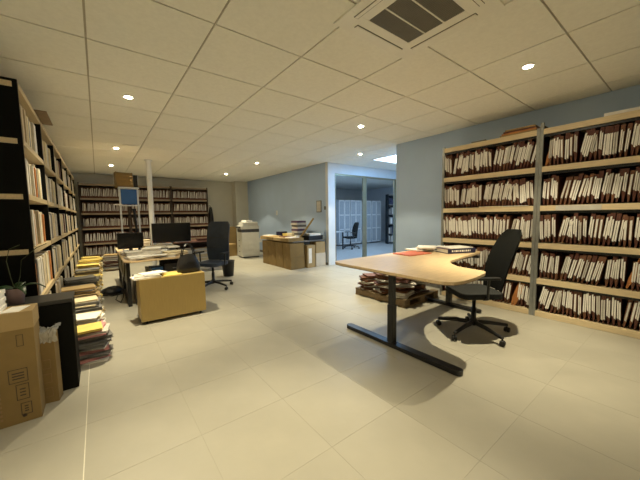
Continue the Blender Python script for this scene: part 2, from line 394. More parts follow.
flat('paper_sheaf', M_paper, 4.612, 0.36, 4.86, 0.74, zt, 0.035, 'white papers lying on top of the rack at the right edge', 'paper', 0.06)
flat('card_strip', M_cream, 4.585, 1.74, 4.625, 2.05, RB[3]+0.0005, 0.012, 'cream paper strip lying on the middle shelf of the rack left of the post', 'paper')
flat('card_strip', M_paper2, 4.585, 1.42, 4.625, 1.73, RB[3]+0.0005, 0.010, 'grey paper strip lying on the middle shelf of the rack left of the post', 'paper')
o = MB().box(0.20, -0.007, RB[3]-0.066, 0.62, -0.0035, RB[3]-0.004).build('shelf_label', M_paper2, r2); o['label'] = 'grey label strip on the shelf edge'

# back racks
BBZ = [0.20, 0.63, 1.10, 1.57, 2.03, 2.47]
for k, (x0, lb) in enumerate([(-0.42, 'back wall file rack at the left end, beside the long left racks'), (0.86, 'back wall file rack in the middle, behind the white column'), (2.12, 'back wall file rack at the right end, behind the computer screen')]):
    rack(lb, (x0, 11.45, 0), 0, 1.265, 0.45, BBZ, 0.05, M_dkbrown, M_dkbrown, mat('shelf_board_old', (0.33, 0.25, 0.17), 0.6, 0.12, 6), 'file racks on the back wall', topz=2.50)
fb, lbm = MB(), MB()
rng = random.Random(5)
for x0 in (-0.42, 0.86, 2.12):
    for z in BBZ[:-1]:
        x = x0 + 0.06
        while x < x0 + 1.20:
            tw = rng.uniform(.03, .042); h = rng.uniform(.29, .34); a = rng.uniform(-.06, .12)
            M_ = T(x + tw/2, 11.47 + rng.uniform(0, .02), z + 0.004) @ RY(a)
            fb.m = M_; fb.box(-tw*.45, 0.006, 0, tw*.45, 0.3, h)
            lw = tw * rng.uniform(.4, .7); lbm.m = M_; lbm.box(-lw/2, -0.004, h*.2, lw/2, 0.008, h*.92)
            x += tw + 0.004
fbo = tag(fb.build('hanging_file_rows', M_maroon), 'rows of maroon files with pale spines filling the back wall racks', 'files', None, 'stuff')
lbm.build('spine_labels', M_paper2, fbo)['kind'] = 'stuff'

# left racks (dark sides, pale shelves), front face at x = -0.45
LBZ = [0.25, 0.70, 1.15, 1.61, 2.06, 2.51]
LX = -0.45
M_boardl = mat('shelf_board_shaded', (0.50, 0.39, 0.23), 0.5, 0.10, 6, 0.05, 60, stretch=(1, 12, 12))  # shelf board colour darkened to paint in the shade inside the left racks
edge = [3.43 + 1.19*k for k in range(7)]
lname = ['nearest dark rack', 'second dark rack', 'third dark rack', 'fourth dark rack', 'fifth dark rack', 'farthest dark rack']
for k in range(6):
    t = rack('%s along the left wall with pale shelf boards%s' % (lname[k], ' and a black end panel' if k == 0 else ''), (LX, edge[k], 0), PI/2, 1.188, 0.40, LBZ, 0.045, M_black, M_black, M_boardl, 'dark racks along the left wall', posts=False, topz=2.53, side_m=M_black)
    if k == 0:
        for z in LBZ: MB().box(-0.006, 0.03, z-0.045, 0.0, 0.395, z-0.003).build('board_end', M_board, t)
rng = random.Random(3)
bk_m = [M_paper, M_cream, M_paper2, M_cream, M_paper, M_orange, M_grey]
M_buff = mat('buff_binder', (0.52, 0.43, 0.30), 0.7, 0.1, 10)
bname = {M_buff: 'buff', M_cream: 'cream', M_paper2: 'grey', M_orange: 'orange-red', M_grey: 'dark'}
def binder_protos():
    P = []
    for m in (M_buff, M_cream, M_paper2, M_orange, M_grey):
        for t, h in ((0.035, .30), (0.055, .33), (0.075, .32)):
            me = MB().box(-t/2, 0, 0, t/2, 0.27, h).mesh('paper_binder', m, 0.003)
            pg = MB().box(-t/2+0.004, 0.004, h-0.001, t/2-0.004, 0.262, h+0.004).mesh('page_block', M_paper)
            P.append((m, t, me, pg))
    return P
BP = binder_protos()
far = MB(); far2 = MB(); farm = MB()
for k in range(6):
    base = T(LX, edge[k], 0) @ RZ(PI/2)
    for bi in range(5):
        x = 0.05
        while x < 1.13:
            if k < 2:
                if rng.random() < 0.03: x += rng.uniform(.05, .10); continue
                m, t, me, pg = rng.choice([b for b in BP if b[0] in (M_buff, M_cream, M_paper2)] * 3 + BP)
                if x + t > 1.158: break
                a = rng.choice([0, 0, .04, .10, -.04])
                o = inst('paper_binder', me, None, base @ T(x + t/2, rng.uniform(0.012, .04), LBZ[bi] + 0.001 + abs(a)*t*.5) @ RY(a))
                inst('page_block', pg, o)
                tag(o, '%s binder on the %s shelf of the %s on the left' % (bname[m], ORD[bi], lname[k]), 'binder', '%s binders, %s shelf, %s' % (bname[m], ORD[bi], lname[k]))
                x += t + 0.004 + abs(a) * .12
            else:
                t = rng.uniform(.03, .06); q = rng.random(); B = far if q < .5 else (far2 if q < .85 else farm)
                B.m = base @ T(x + t/2, rng.uniform(.012, .04), LBZ[bi] + 0.004) @ RY(rng.uniform(-.03, .08))
                B.box(-t/2, 0, 0, t/2, 0.27, rng.uniform(.28, .34)); x += t + 0.006
fo = tag(far.build('binder_rows', M_paper2), 'rows of pale binders filling the farther dark racks on the left', 'binders', None, 'stuff')
far2.build('cream_spines', M_cream, fo)['kind'] = 'stuff'; farm.build('dark_spines', M_maroon, fo)['kind'] = 'stuff'
flat('cardboard_sheet', M_edge, -0.75, 4.30, -0.36, 4.86, 2.5315, 0.012, 'dark flat sheet overhanging the top of the left racks', 'sheet')

# ---------------------------------------------------------------- floor piles along the left racks
def folder_mesh(w, d, h, m):
    s = MB(); s.box(-w/2, -d/2, 0, w/2, d/2, h*.18); s.box(-w/2, -d/2, h*.82, w/2, d/2, h); s.box(-w/2+.008, -d/2+.008, h*.18, w/2-.012, d/2-.008, h*.82)
    return s.mesh('paper_folder', m)
FO = {}
for m in (M_yellow, M_cream, M_paper, M_grey, M_pink, M_paper2, M_maroon, M_card2): FO[m] = [folder_mesh(.34, .25, .012, m), folder_mesh(.33, .24, .02, m), folder_mesh(.35, .26, .032, m)]
FO_N = {M_yellow: 'yellow', M_cream: 'cream', M_paper: 'white', M_grey: 'dark grey', M_pink: 'pink', M_paper2: 'light grey', M_maroon: 'maroon', M_card2: 'buff'}
rng = random.Random(21)
PILES = [ # x, y, height, palette, top, where
 (-0.16, 3.62, .34, [M_grey, M_grey, M_paper2, M_pink, M_grey, M_paper], M_yellow, 'in the nearest floor pile beside the black box'),
 (-0.20, 4.12, .33, [M_paper, M_pink, M_cream, M_paper2], M_paper, 'in the second floor pile from the black box'),
 (-0.20, 4.58, .38, [M_paper, M_cream, M_cream, M_grey], M_cream, 'in the third floor pile from the black box'),
 (-0.22, 5.05, .46, [M_cream, M_grey, M_paper, M_card2], M_card2, 'in the fourth floor pile from the black box'),
 (-0.22, 5.55, .50, [M_cream, M_grey, M_grey, M_yellow], M_grey, 'in the fifth floor pile from the black box'),
 (-0.21, 6.10, .46, [M_cream, M_yellow, M_grey, M_paper], M_yellow, 'in the sixth floor pile from the black box'),
 (-0.22, 6.70, .50, [M_grey, M_cream, M_card2], M_grey, 'in the seventh floor pile from the black box'),
 (-0.20, 7.35, .48, [M_yellow, M_cream, M_yellow], M_yellow, 'in the eighth floor pile from the black box'),
 (-0.20, 8.10, .50, [M_cream, M_yellow, M_cream], M_yellow, 'in the ninth floor pile from the black box'),
 (-0.18, 8.90, .48, [M_yellow, M_yellow, M_cream], M_yellow, 'in the bright yellow floor pile farthest down the aisle'),
 (0.22, 9.6, .40, [M_cream, M_grey, M_paper2, M_maroon], M_card2, 'in the floor pile at the far end of the aisle')]
for px, py, H, pal, top, where in PILES:
    z = 0.0005; lean = rng.uniform(-.12, .12); k = 0
    while z < H:
        m = rng.choice(pal); last = z > H - 0.03
        if last: m = top
        v = rng.randrange(3); h = (.012, .02, .032)[v]
        o = inst('paper_folder', FO[m][v], None, T(px + rng.uniform(-.028, .028) + lean*z*.4, py + rng.uniform(-.04, .04), z) @ RZ(rng.uniform(-.3, .3)))
        tag(o, '%s folder %s' % (FO_N[m], where), 'folder', '%s folders %s' % (FO_N[m], where)); z += h + 0.0006
        if last: break

# ---------------------------------------------------------------- left foreground: boxes, plant
cb = thing('cardboard_box', 'tall brown cardboard box with printed marks at the left edge', 'box', (-0.60, 2.87, 0))
MB().box(-0.22, -0.11, 0, 0.20, 0.11, 0.66).build('box_body', M_card, cb, 0.004)
MB().box(-0.222, -0.112, 0.655, 0.203, 0.112, 0.775).build('box_lid', M_card2, cb, 0.004)
def frame_mark(B, x0, z0, x1, z1, y, w=0.004):
    B.box(x0, y, z0, x1, y+0.001, z0+w); B.box(x0, y, z1-w, x1, y+0.001, z1); B.box(x0, y, z0, x0+w, y+0.001, z1); B.box(x1-w, y, z0, x1, y+0.001, z1)
for (x0, z0, x1, z1) in ((0.055, 0.29, 0.15, 0.385), (0.085, 0.165, 0.15, 0.275), (0.10, 0.055, 0.155, 0.14)):
    b = MB(); frame_mark(b, x0, z0, x1, z1, -0.1115)
    for q in range(3):
        zq = z0 + (z1-z0)*(.25+.2*q); b.box(x0+.018, -0.1115, zq, x1-.018, -0.1105, zq+0.008)
    b.build('printed_mark', M_print, cb)
b = MB()
for q in range(9): b.box(-0.03, -0.1115, 0.08 + q*.03, -0.012, -0.1105, 0.10 + q*.03)
for q in range(7): b.box(0.0, -0.1115, 0.05 + q*.03, 0.012, -0.1105, 0.066 + q*.03)
b.build('printed_lettering', mat('faded_print', (0.30, 0.19, 0.09), 0.8, 0.1, 10), cb)
b = MB(); frame_mark(b, 0.11, 0.54, 0.145, 0.62, -0.1115, .003); b.build('printed_mark', M_print, cb)
b = MB(); b.m = T(0.115, 0, 0.05) @ RX(PI/2); b.lathe([(0.0001, .1115), (.012, .1115), (.012, .1105)], 10); b.build('printed_mark', M_print, cb)
bc = thing('black_box', 'large plain black box standing between the cardboard boxes and the racks', 'box', (-0.40, 3.20, 0))
MB().box(-0.38, -0.13, 0, 0.19, 0.17, 0.72).build('box_body', M_black, bc, 0.006)
MB().box(-0.385, -0.135, 0.725, 0.195, 0.175, 0.755).build('box_lid', mat('black_lid', (0.03, 0.028, 0.026), 0.5, 0.15, 8), bc, 0.004)
sb = thing('slim_cardboard_box', 'slim cardboard carton half covered with crumpled clear plastic film', 'box', (-0.375, 2.985, 0), -0.15)
MB().box(-0.06, -0.05, 0, 0.062, 0.05, 0.54).build('box_body', M_card, sb, 0.003)
for q in range(3):
    b = MB(); frame_mark(b, -0.03, 0.05 + q*.11, 0.03, 0.12 + q*.11, -0.0515, .003); b.build('printed_mark', MATS['faded_print'], sb)
rng = random.Random(4); P_ = []
for i in range(9):
    row = []
    for j in range(13):
        u = i/8; v = j/12; x = -0.075 + .155*v; y = -0.058 if u < .45 else -0.058 + (u-.45)/.55*.13
        z = .47 + .2*u if u < .45 else .56 + .015*math.sin(v*9)
        row.append((x + rng.uniform(-.006, .006), y + rng.uniform(-.005, .005), z + rng.uniform(-.008, .012)))
    P_.append(row)
MB().grid(P_, False).build('plastic_film', M_film, sb)
# papers on the tall box
for k in range(5):
    flat('paper_bundle', M_paper, -0.80, 2.79, -0.555-0.006*(k % 2), 2.98, 0.7755 + k*0.0262, 0.026, 'white paper bundle stacked on the tall cardboard box', 'paper', 0.0, 'paper bundles on the tall box')
flat('white_sheet', M_paper, -0.80, 2.78, -0.58, 2.985, 0.909, 0.004, 'loose white sheet on top of the paper bundles', 'paper', 0.18)
flat('white_sheet', M_paper, -0.545, 2.775, -0.445, 2.93, 0.7757, 0.003, 'loose white sheet lying directly on the tall cardboard box', 'paper', -0.25)
pt = thing('potted_orchid', 'orchid with dark leaves in a mauve pot on the black box', 'plant', (-0.535, 3.16, 0.7555))
MB().lathe([(0.0005, 0.0), (0.042, 0.0), (0.058, 0.115), (0.060, 0.12), (0.053, 0.12), (0.050, 0.10), (0.0005, 0.10)], 24).build('pot', M_pot, pt)
def leafblade(B, az, L, W, rise, droop, n=7):
    c, s_ = math.cos(az), math.sin(az); P = []
    for i in range(n):
        u = i/(n-1); r = L*u; z = 0.10 + rise*math.sin(u*1.6) - droop*u*u; w_ = W*math.sin(PI*min(0.97, 0.12 + .86*u))
        row = []
        for j in (-1, 0, 1): row.append((c*r - s_*w_*j, s_*r + c*w_*j, z - 0.008*(j == 0)))
        P.append(row)
    B.grid(P)
for az, L, W, ri, dr in ((0.2, .17, .026, .09, .09), (1.3, .14, .028, .08, .05), (2.6, .17, .03, .08, .08), (3.9, .15, .026, .07, .07), (5.2, .16, .028, .09, .10)):
    b = MB(); leafblade(b, az, L, W, ri, dr); b.build('leaf', M_leaf, pt, solid=0.002)
for s0 in (0, 1):
    sx = 0.03 if s0 else -0.02
    b = MB(); b.tube([(0, 0, .09), (sx, .01, .20), (sx*1.6, .0, .33), (sx*3+.05, -.01, .42), (sx*3+.11, -.02, .45)], .003, 6); b.build('flower_stem', mat('stem', (0.05, 0.06, 0.02), 0.6, 0.2, 20), pt)

# ---------------------------------------------------------------- office chair builder
def office_chair(label, loc, face, seat_z, back_top, seat_m, back_m, bw, bt, lean, head=False, arms=True, a0=0.35, br=0.345, square=False):
    t = thing('office_chair', label, 'chair', loc, face - PI/2)      # local +y is where the sitter looks
    MB().lathe([(0.03, 0.09), (0.045, 0.10), (0.045, 0.15), (0.028, 0.17), (0.028, 0.30), (0.02, 0.30), (0.02, seat_z-0.07)], 16).build('gas_column', M_metal, t)
    for k in range(5):
        a = 2*PI*k/5 + a0; c, s_ = math.cos(a), math.sin(a)
        l = MB(); l.tube([(c*.03, s_*.03, .125), (c*.18, s_*.18, .115), (c*br, s_*br, .085)], [.028, .024, .018], 8); l.build('base_leg', M_metal, t)
        w_ = MB()
        w_.m = T(c*br, s_*br, 0.030) @ RZ(a+.6) @ RX(PI/2)
        w_.lathe([(0.0005,-.028),(.029,-.026),(.030,-.006),(.018,-.005),(.018,.005),(.030,.006),(.029,.026),(0.0005,.028)], 14)
        w_.m = I(); w_.tube([(c*br, s_*br, .03), (c*(br-.005), s_*(br-.005), .085)], .008, 6)
        w_.build('caster', M_plastic, t)
    MB().box(-0.10, -0.12, seat_z-0.075, 0.10, 0.12, seat_z-0.045).build('mechanism', M_metal, t, 0.006)
    MB().tube([(0.10, 0.02, seat_z-.06), (0.24, 0.03, seat_z-.07)], .007, 6).build('lever', M_metal, t)
    st = MB(); n = 9; rows = []
    st.prism(rbox(-0.245, -0.22, 0.245, 0.25, 0.09), seat_z-0.045, seat_z+0.02)
    st.build('seat', seat_m, t, 0.012)
    b0 = seat_z + 0.02; P = []; Q = []
    nz = 12; nx = 8
    for i in range(nz+1):
        u = i/nz; z = b0 + (back_top-b0)*u
        half = bw * (0.78 + 0.26*math.sin(PI*min(1, u*0.9+0.08))) * (1 - 0.35*max(0, u-.86)/.14 * max(0, u-.86)/.14)
        if square: half = bw * (1 - 0.22*max(0, u-.9)/.1) * (0.93 + .07*min(1, u*6))
        y0 = -0.215 - lean*u + 0.035*math.sin(u*PI*1.15)
        P.append([(half*(2*j/nx-1), y0 - 0.035*(1-(2*j/nx-1)**2) + 0.02, z) for j in range(nx+1)])
        Q.append([(half*(2*j/nx-1)*.97, y0 - 0.035*(1-(2*j/nx-1)**2) + 0.02 - bt*(0.6+.4*(1-abs(2*j/nx-1))), z) for j in range(nx+1)])
    b = MB(); b.grid(P); b.grid([list(reversed(r)) for r in Q])
    b.grid([[P[i][0], Q[i][0]] for i in range(nz+1)]); b.grid([[Q[i][nx], P[i][nx]] for i in range(nz+1)])
    b.grid([[P[nz][j] for j in range(nx+1)], [Q[nz][j] for j in range(nx+1)]]); b.grid([[Q[0][j] for j in range(nx+1)], [P[0][j] for j in range(nx+1)]])
    bk = b.build('backrest', back_m, t)
    if head:
        for zz in (0.35, 0.62): 
            i = int(nz*zz); s2 = MB(); s2.tube([(x*.96, y+0.004, z) for x, y, z in P[i]], .005, 6); s2.build('seam', M_metal, bk)
    MB().tube([(0, -0.05, seat_z-.06), (0, -0.24, seat_z-.05), (0, -0.275, seat_z+.10), (0, -0.29-lean*.4, seat_z+.28)], .02, 8).build('back_bar', M_metal, t)
    if arms:
        for s_ in (-1, 1):
            MB().tube([(s_*.20, 0.0, seat_z-.05), (s_*.275, 0.0, seat_z-.03), (s_*.285, 0.0, seat_z+.19)], .014, 8).build('arm_post', M_metal, t)
            a = MB(); a.prism([(x + s_*.285, y) for x, y in rbox(-0.035, -0.12, 0.035, 0.13, 0.03)], seat_z+.185, seat_z+.21); a.build('armrest', M_plastic, t, 0.005)
    return t

# ---------------------------------------------------------------- big empty desk on the right
DZ = 0.842; DS = 0.9294
dk = thing('wave_desk', 'large pale wooden desk with curved cut-out on black T-shaped legs', 'desk', (0, 0, 0))
out = [(2.35, 2.66), (2.35, 1.42), (2.365, 1.33), (2.42, 1.265), (2.52, 1.235), (2.75, 1.235), (3.02, 1.27), (3.10, 1.30), (3.135, 1.36), (3.145, 1.45)]
for k in range(7):
    u = k/6; out.append((3.18 + (3.62-3.18)*u, 1.62 + 0.28*(1-(1-u)**2.2)))
out += [(3.95, 1.955), (4.62, 2.02), (4.68, 2.05), (4.71, 2.12), (4.71, 2.86), (2.42, 2.86), (2.37, 2.80)]
out = [(x*DS, y*DS) for x, y in out]
MB().prism(out, DZ-0.026, DZ).build('desktop', M_desk, dk, 0.003)
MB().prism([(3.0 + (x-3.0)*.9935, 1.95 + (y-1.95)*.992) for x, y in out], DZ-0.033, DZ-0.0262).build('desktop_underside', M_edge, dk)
def tleg(x, y0, y1, yc):
    MB().prism([(a+x, b) for a, b in rbox(-0.045, y0, 0.045, y1, 0.043)], 0.004, 0.045).build('foot', M_metal, dk, 0.008)
    MB().box(x-0.035, yc-0.035, 0.045, x+0.035, yc+0.035, 0.45).build('leg', M_metal, dk, 0.006)
    MB().box(x-0.028, yc-0.028, 0.44, x+0.028, yc+0.028, DZ-0.034).build('leg_extension', M_metal, dk, 0.004)
    MB().box(x-0.03, yc-0.42, DZ-0.07, x+0.03, yc+0.42, DZ-0.034).build('support_arm', M_metal, dk, 0.004)
tleg(2.40, 1.165, 2.60, 1.92)
tleg(4.15, 1.78, 2.60, 2.25)
MB().box(2.47, 1.93, DZ-0.075, 4.11, 1.99, DZ-0.036).build('crossbeam', M_metal, dk, 0.004)
# things on that desk
flat('red_folder', M_red, 3.22, 2.26, 3.66, 2.56, DZ+0.0005, 0.012, 'flat red folder lying on the pale wooden desk', 'folder', -0.10)
rng = random.Random(9)
for k, (x, y, r) in enumerate([(4.00, 2.48, .3), (3.78, 2.52, -.2), (4.10, 2.36, .1), (3.86, 2.46, .5)]):
    flat('paper_sheaf', M_paper, x-.17, y-.125, x+.17, y+.125, DZ + 0.0005 + k*0.0165, 0.016, ['white paper sheaf at the bottom of the heap on the pale desk', 'white paper sheaf beside the red folder on the pale desk', 'white paper sheaf under the thick navy book', 'white paper sheaf on top of the heap by the red folder'][k], 'paper', r)
bk = thing('thick_book', 'thick navy book with white lettering on the spine and pale top cover', 'book', (4.02, 2.10, DZ+0.001), -0.42)
MB().box(-0.22, -0.13, 0, 0.22, 0.13, 0.008).build('cover', M_navyc, bk); MB().box(-0.22, -0.13, 0.058, 0.22, 0.13, 0.066).build('cover', M_purple, bk)
MB().box(-0.213, -0.12, 0.0082, 0.213, 0.125, 0.0578).build('page_block', M_paper, bk)
MB().box(-0.22, -0.134, 0.0, 0.22, -0.1302, 0.066).build('spine', M_navyc, bk)
b = MB(); xs = -0.16
for wd in (.022, 0, .012, .03, .012, .026, .03, .012, .024, .028, .012):
    if wd: b.box(xs, -0.1352, .022, xs+wd, -0.1342, .046)
    xs += wd + .009
b.build('spine_lettering', M_paper, bk)
flat('magazine', M_paper, 3.83, 1.97, 4.20, 2.23, DZ+0.0675, 0.012, 'white magazine lying on top of the thick navy book', 'magazine', -0.38)
office_chair('black swivel chair with dark fabric back at the pale wooden desk', (3.42, 1.55, 0), math.atan2(.61, -.79), 0.50, 1.20, M_seat, M_fabric, 0.205, 0.035, 0.21, a0=-0.337, br=0.39)

# pallet of old files under the far side of the desk
pa = thing('wooden_pallet', 'dark wooden pallet under a heap of maroon files behind the desk leg', 'pallet', (3.98, 3.12, 0))
for k in range(3): MB().box(-0.45+k*.385, -0.53, 0.022, -0.32+k*.385, 0.50, 0.10).build('bearer', M_wood, pa)
for k in range(5): MB().box(-0.455, -0.53+k*.2275, 0.10, 0.455, -0.41+k*.2275, 0.122).build('deck_slat', M_wood, pa)
for k in range(3): MB().box(-0.455, -0.53+k*.455, 0.0, 0.455, -0.41+k*.455, 0.022).build('bottom_slat', M_wood, pa)
rng = random.Random(33)
hm = [folder_mesh(.32, .24, .016, M_maroon), folder_mesh(.32, .23, .026, M_brown), folder_mesh(.31, .22, .010, M_paper2), folder_mesh(.30, .22, .016, M_paper)]
hn = ['maroon', 'brown', 'light grey', 'white']; hh = [.016, .026, .010, .016]
for i, sx in enumerate((-.27, .10)):
    for j, sy in enumerate((-.34, -.02, .30)):
        z = 0.1225; top = [(.40, .44, .34), (.46, .48, .40)][i][j]
        while z < top:
            v = rng.choice([0, 1, 1, 2, 3])
            o = inst('old_file', hm[v], None, T(3.98 + sx + rng.uniform(-.04, .04), 3.12 + sy + rng.uniform(-.035, .035), z) @ RZ(rng.uniform(-.7, .7)) @ RX(rng.uniform(-.05, .05)) @ RY(rng.uniform(-.05, .05)))
            tag(o, '%s old file heaped on the wooden pallet by the desk' % hn[v], 'file', '%s files heaped on the pallet' % hn[v]); z += hh[v] + 0.004

# ---------------------------------------------------------------- beech pedestal with handbag (middle left)
cbn = thing('side_cabinet', 'pale beech side cabinet on dark castors in front of the cluttered desk', 'cabinet', (0.775, 4.32, 0))
MB().box(-0.405, 0, 0.045, 0.405, 0.022, 0.60).build('front_panel', M_cab, cbn, 0.002)
MB().box(-0.405, 0.022, 0.045, -0.385, 0.44, 0.60).build('side_panel', M_cab, cbn); MB().box(0.385, 0.022, 0.045, 0.405, 0.44, 0.60).build('side_panel', M_cab, cbn)
MB().box(-0.384, 0.023, 0.045, 0.384, 0.44, 0.065).build('bottom_panel', M_cab, cbn)
MB().box(-0.384, 0.023, 0.575, 0.384, 0.44, 0.597).build('top_panel', M_cab, cbn); MB().box(-0.384, 0.425, 0.066, 0.384, 0.44, 0.574).build('back_panel', M_cab, cbn)
for sx in (-.34, .34):
    for sy in (.06, .38):
        w_ = MB(); w_.m = T(sx, sy, 0.022) @ RY(PI/2); w_.lathe([(0.0005,-.012),(.022,-.012),(.022,.012),(0.0005,.012)], 12); w_.m = I(); w_.box(sx-.015, sy-.012, .036, sx+.015, sy+.012, .045); w_.build('castor', M_plastic, cbn)
zc = 0.6005
flat('paper_sheaf', M_paper, 0.30, 4.34, 0.62, 4.58, zc, 0.018, 'white papers on the left of the beech cabinet', 'paper', .12)
flat('paper_folder', M_paper2, 0.33, 4.36, 0.63, 4.60, zc+.0185, 0.02, 'light grey folder on the left of the beech cabinet', 'folder', -.08)
flat('paper_sheaf', M_paper, 0.40, 4.40, 0.70, 4.62, zc+.039, 0.012, 'white sheets over the grey folder on the beech cabinet', 'paper', .3)
flat('paper_folder', M_yellow, 0.66, 4.34, 0.88, 4.60, zc, 0.012, 'yellow folder lying beside the black handbag', 'folder', .1)
hb = thing('handbag', 'slouchy black leather handbag standing on the beech cabinet', 'bag', (1.01, 4.50, zc), 0.15)
P_ = []
for i in range(9):
    u = i/8; z = .26*u; a = .155*(1-.25*u*u) + .012*math.sin(u*5); bb = .085*(1-.62*u*u)*(.72+.28*min(1, u*5))
    P_.append([(a*math.copysign(abs(math.cos(2*PI*k/20))**.7, math.cos(2*PI*k/20)), bb*math.copysign(abs(math.sin(2*PI*k/20))**.8, math.sin(2*PI*k/20)), z + .012*math.sin(3*2*PI*k/20)*u) for k in range(21)])
b = MB(); b.grid(P_); b.add(P_[0][:-1], [tuple(range(19, -1, -1))]); b.add([(x*.9, y*.8, .235) for x, y, z in P_[-1][:-1]], [tuple(range(20))])
b.build('bag_body', mat('black_leather', (0.012, 0.011, 0.012), 0.35, 0.2, 12, 0.3, 40), hb)
for sy in (-1, 1):
    b = MB(); b.tube([(.09*math.cos(PI*k/12)*1.0, sy*.032 - sy*.01*math.sin(PI*k/12), .20 + .21*math.sin(PI*k/12)) for k in range(13)], .008, 8); b.build('handle', MATS['black_leather'], hb)
b = MB(); b.box(-.05, -.075, .12, .05, -.070, .15); b.build('buckle_strap', M_plastic, hb)

# ---------------------------------------------------------------- cluttered desk with screens
d2 = thing('work_desk', 'cluttered pale work desk with black legs behind the beech cabinet', 'desk', (0, 0, 0))
MB().prism([(0.27, 5.32), (0.36, 5.20), (1.18, 5.26), (1.25, 5.36), (1.25, 7.95), (0.27, 7.95)], 0.715, 0.74).build('desktop', M_desk, d2, 0.003)
for x in (0.33, 1.15):
    for y in (5.42, 6.6, 7.85): MB().box(x-.025, y-.025, 0, x+.025, y+.025, 0.7148).build('leg', M_metal, d2)
MB().box(0.30, 5.46, .02, .34, 7.82, .05).build('foot_rail', M_metal, d2); MB().box(0.312, 5.46, .30, .322, 7.82, .62).build('modesty_panel', M_metal, d2)
d3 = thing('side_counter', 'second pale work table with dark reddish edge behind the navy chair', 'desk', (0, 0, 0))
MB().box(1.30, 7.55, 0.775, 2.72, 8.25, 0.80).build('tabletop', mat('reddish_top', (0.28, 0.13, 0.09), 0.5, 0.1, 8), d3, 0.003)
for x in (1.36, 2.66):
    for y in (7.62, 8.18): MB().box(x-.025, y-.025, 0, x+.025, y+.025, 0.7745).build('leg', M_metal, d3)
MB().box(1.36, 8.14, .12, 2.66, 8.16, .77).build('back_panel', M_dkbrown, d3)
rng = random.Random(17)
def pile(x, y, z, H, pal, where, name='paper_folder', sc=1.0):
    while z < H:
        m = rng.choice(pal); v = rng.randrange(3); h = (.012, .02, .032)[v]
        o = inst(name, FO[m][v], None, T(x + rng.uniform(-.02, .02), y + rng.uniform(-.02, .02), z) @ RZ(rng.uniform(-.3, .3)) @ Matrix.Scale(sc, 4))
        tag(o, '%s folder %s' % (FO_N[m], where), 'folder', '%s folders %s' % (FO_N[m], where)); z += h*sc + .0006
pile(0.48, 5.42, .7405, .775, [M_cream, M_paper], 'on the near left corner of the cluttered desk')
pile(0.86, 5.45, .7405, .785, [M_cream, M_yellow, M_paper], 'in the middle of the cluttered desk front')
pile(1.07, 5.62, .7405, .80, [M_card2, M_yellow, M_cream], 'on the near right of the cluttered desk')
pile(0.60, 5.85, .7405, .80, [M_paper, M_cream], 'before the small dark screen on the cluttered desk')
pile(0.85, 6.12, .7405, .86, [M_paper, M_paper2], 'in the pale heap between the two screens')
pile(0.50, 5.66, .7405, .83, [M_paper, M_paper2, M_cream], 'in the white heap by the left edge of the cluttered desk')
pile(0.70, 5.60, .7405, .88, [M_paper, M_paper, M_paper2], 'in the tall white heap in the middle of the cluttered desk', sc=.8)
pile(1.06, 6.70, .7405, .86, [M_paper, M_cream], 'before the large dark screen on the cluttered desk', sc=.8)
pile(0.45, 6.18, .7405, .78, [M_paper, M_cream], 'left of the small dark screen')
pile(0.74, 7.62, .7405, .90, [M_paper, M_cream], 'behind the white stand on the cluttered desk')
pile(1.62, 7.72, .8005, .90, [M_paper, M_paper2], 'behind the large dark screen')
pile(2.15, 7.72, .8005, .84, [M_maroon, M_paper], 'on the reddish table behind the navy chair')
for k, (x, z0, m) in enumerate([(1.72, .0, M_paper), (2.1, 0.0, M_cream), (2.42, .0, M_paper2)]):
    pile(x, 7.85, .0005, .60, [M_paper, M_cream, M_paper2], ['under the reddish table on the left', 'under the reddish table in the middle', 'under the reddish table on the right'][k])
def monitor(label, loc, rz, W, H, zb, base=True):
    t = thing('computer_monitor', label, 'monitor', loc, rz)
    MB().box(-W/2, -.018, zb, W/2, .018, zb+H).build('housing', M_plastic, t, .004)
    MB().box(-W/2+.012, -.0195, zb+.02, W/2-.012, -.0182, zb+H-.012).build('screen', mat('dark_screen', (0.006, 0.006, 0.007), 0.25, 0.05, 5), t)
    MB().box(-.03, .019, .008, .03, .035, zb+H*.5).build('stand_neck', M_plastic, t)
    MB().prism(rbox(-.11, -.09, .11, .09, .03), 0, .008).build('stand_foot', M_plastic, t)
    return t
monitor('small dark computer screen on the left of the cluttered desk', (0.47, 6.55, .7405), 0.05, .42, .30, .08)
monitor('large dark computer screen in the middle behind the paper heaps', (1.36-.02, 7.40, .7405), -0.06, .80, .44, .09)
ph = thing('desk_phone', 'dark desk phone with a lit blue display before the large screen', 'phone', (1.12, 6.45, .7405), -.2)
b = MB(); b.add([(-.10,-.09,0),(.10,-.09,0),(.10,.09,0),(-.10,.09,0),(-.10,-.09,.02),(.10,-.09,.02),(.10,.09,.075),(-.10,.09,.075)], [(0,3,2,1),(4,5,6,7),(0,1,5,4),(1,2,6,5),(2,3,7,6),(3,0,4,7)]); b.build('phone_body', M_plastic, ph)
b = MB(); b.m = T(0.02, 0.045, .064) @ RX(math.atan2(.055, .18)); b.box(-.055, -.025, 0, .055, .025, .003); b.build('display', M_screen, ph)
b = MB(); b.tube([(-.075, -.08, .045), (-.075, -.05, .06), (-.075, .05, .085), (-.075, .08, .09)], .016, 8); b.build('handset', M_plastic, ph)
cup = thing('pen_cup', 'grey pen cup with pens between the desk screens', 'cup', (0.87, 6.75, .7405))
MB().lathe([(.0005, 0), (.038, 0), (.040, .10), (.036, .10), (.034, .01), (.0005, .01)], 16).build('cup', M_paper2, cup)
for k in range(4):
    b = MB(); a = k*1.7; b.tube([(.01*math.cos(a), .01*math.sin(a), .012), (.05*math.cos(a), .05*math.sin(a), .19)], .004, 6); b.build('pen', [M_navyc, M_red, M_paper, M_plastic][k], cup)
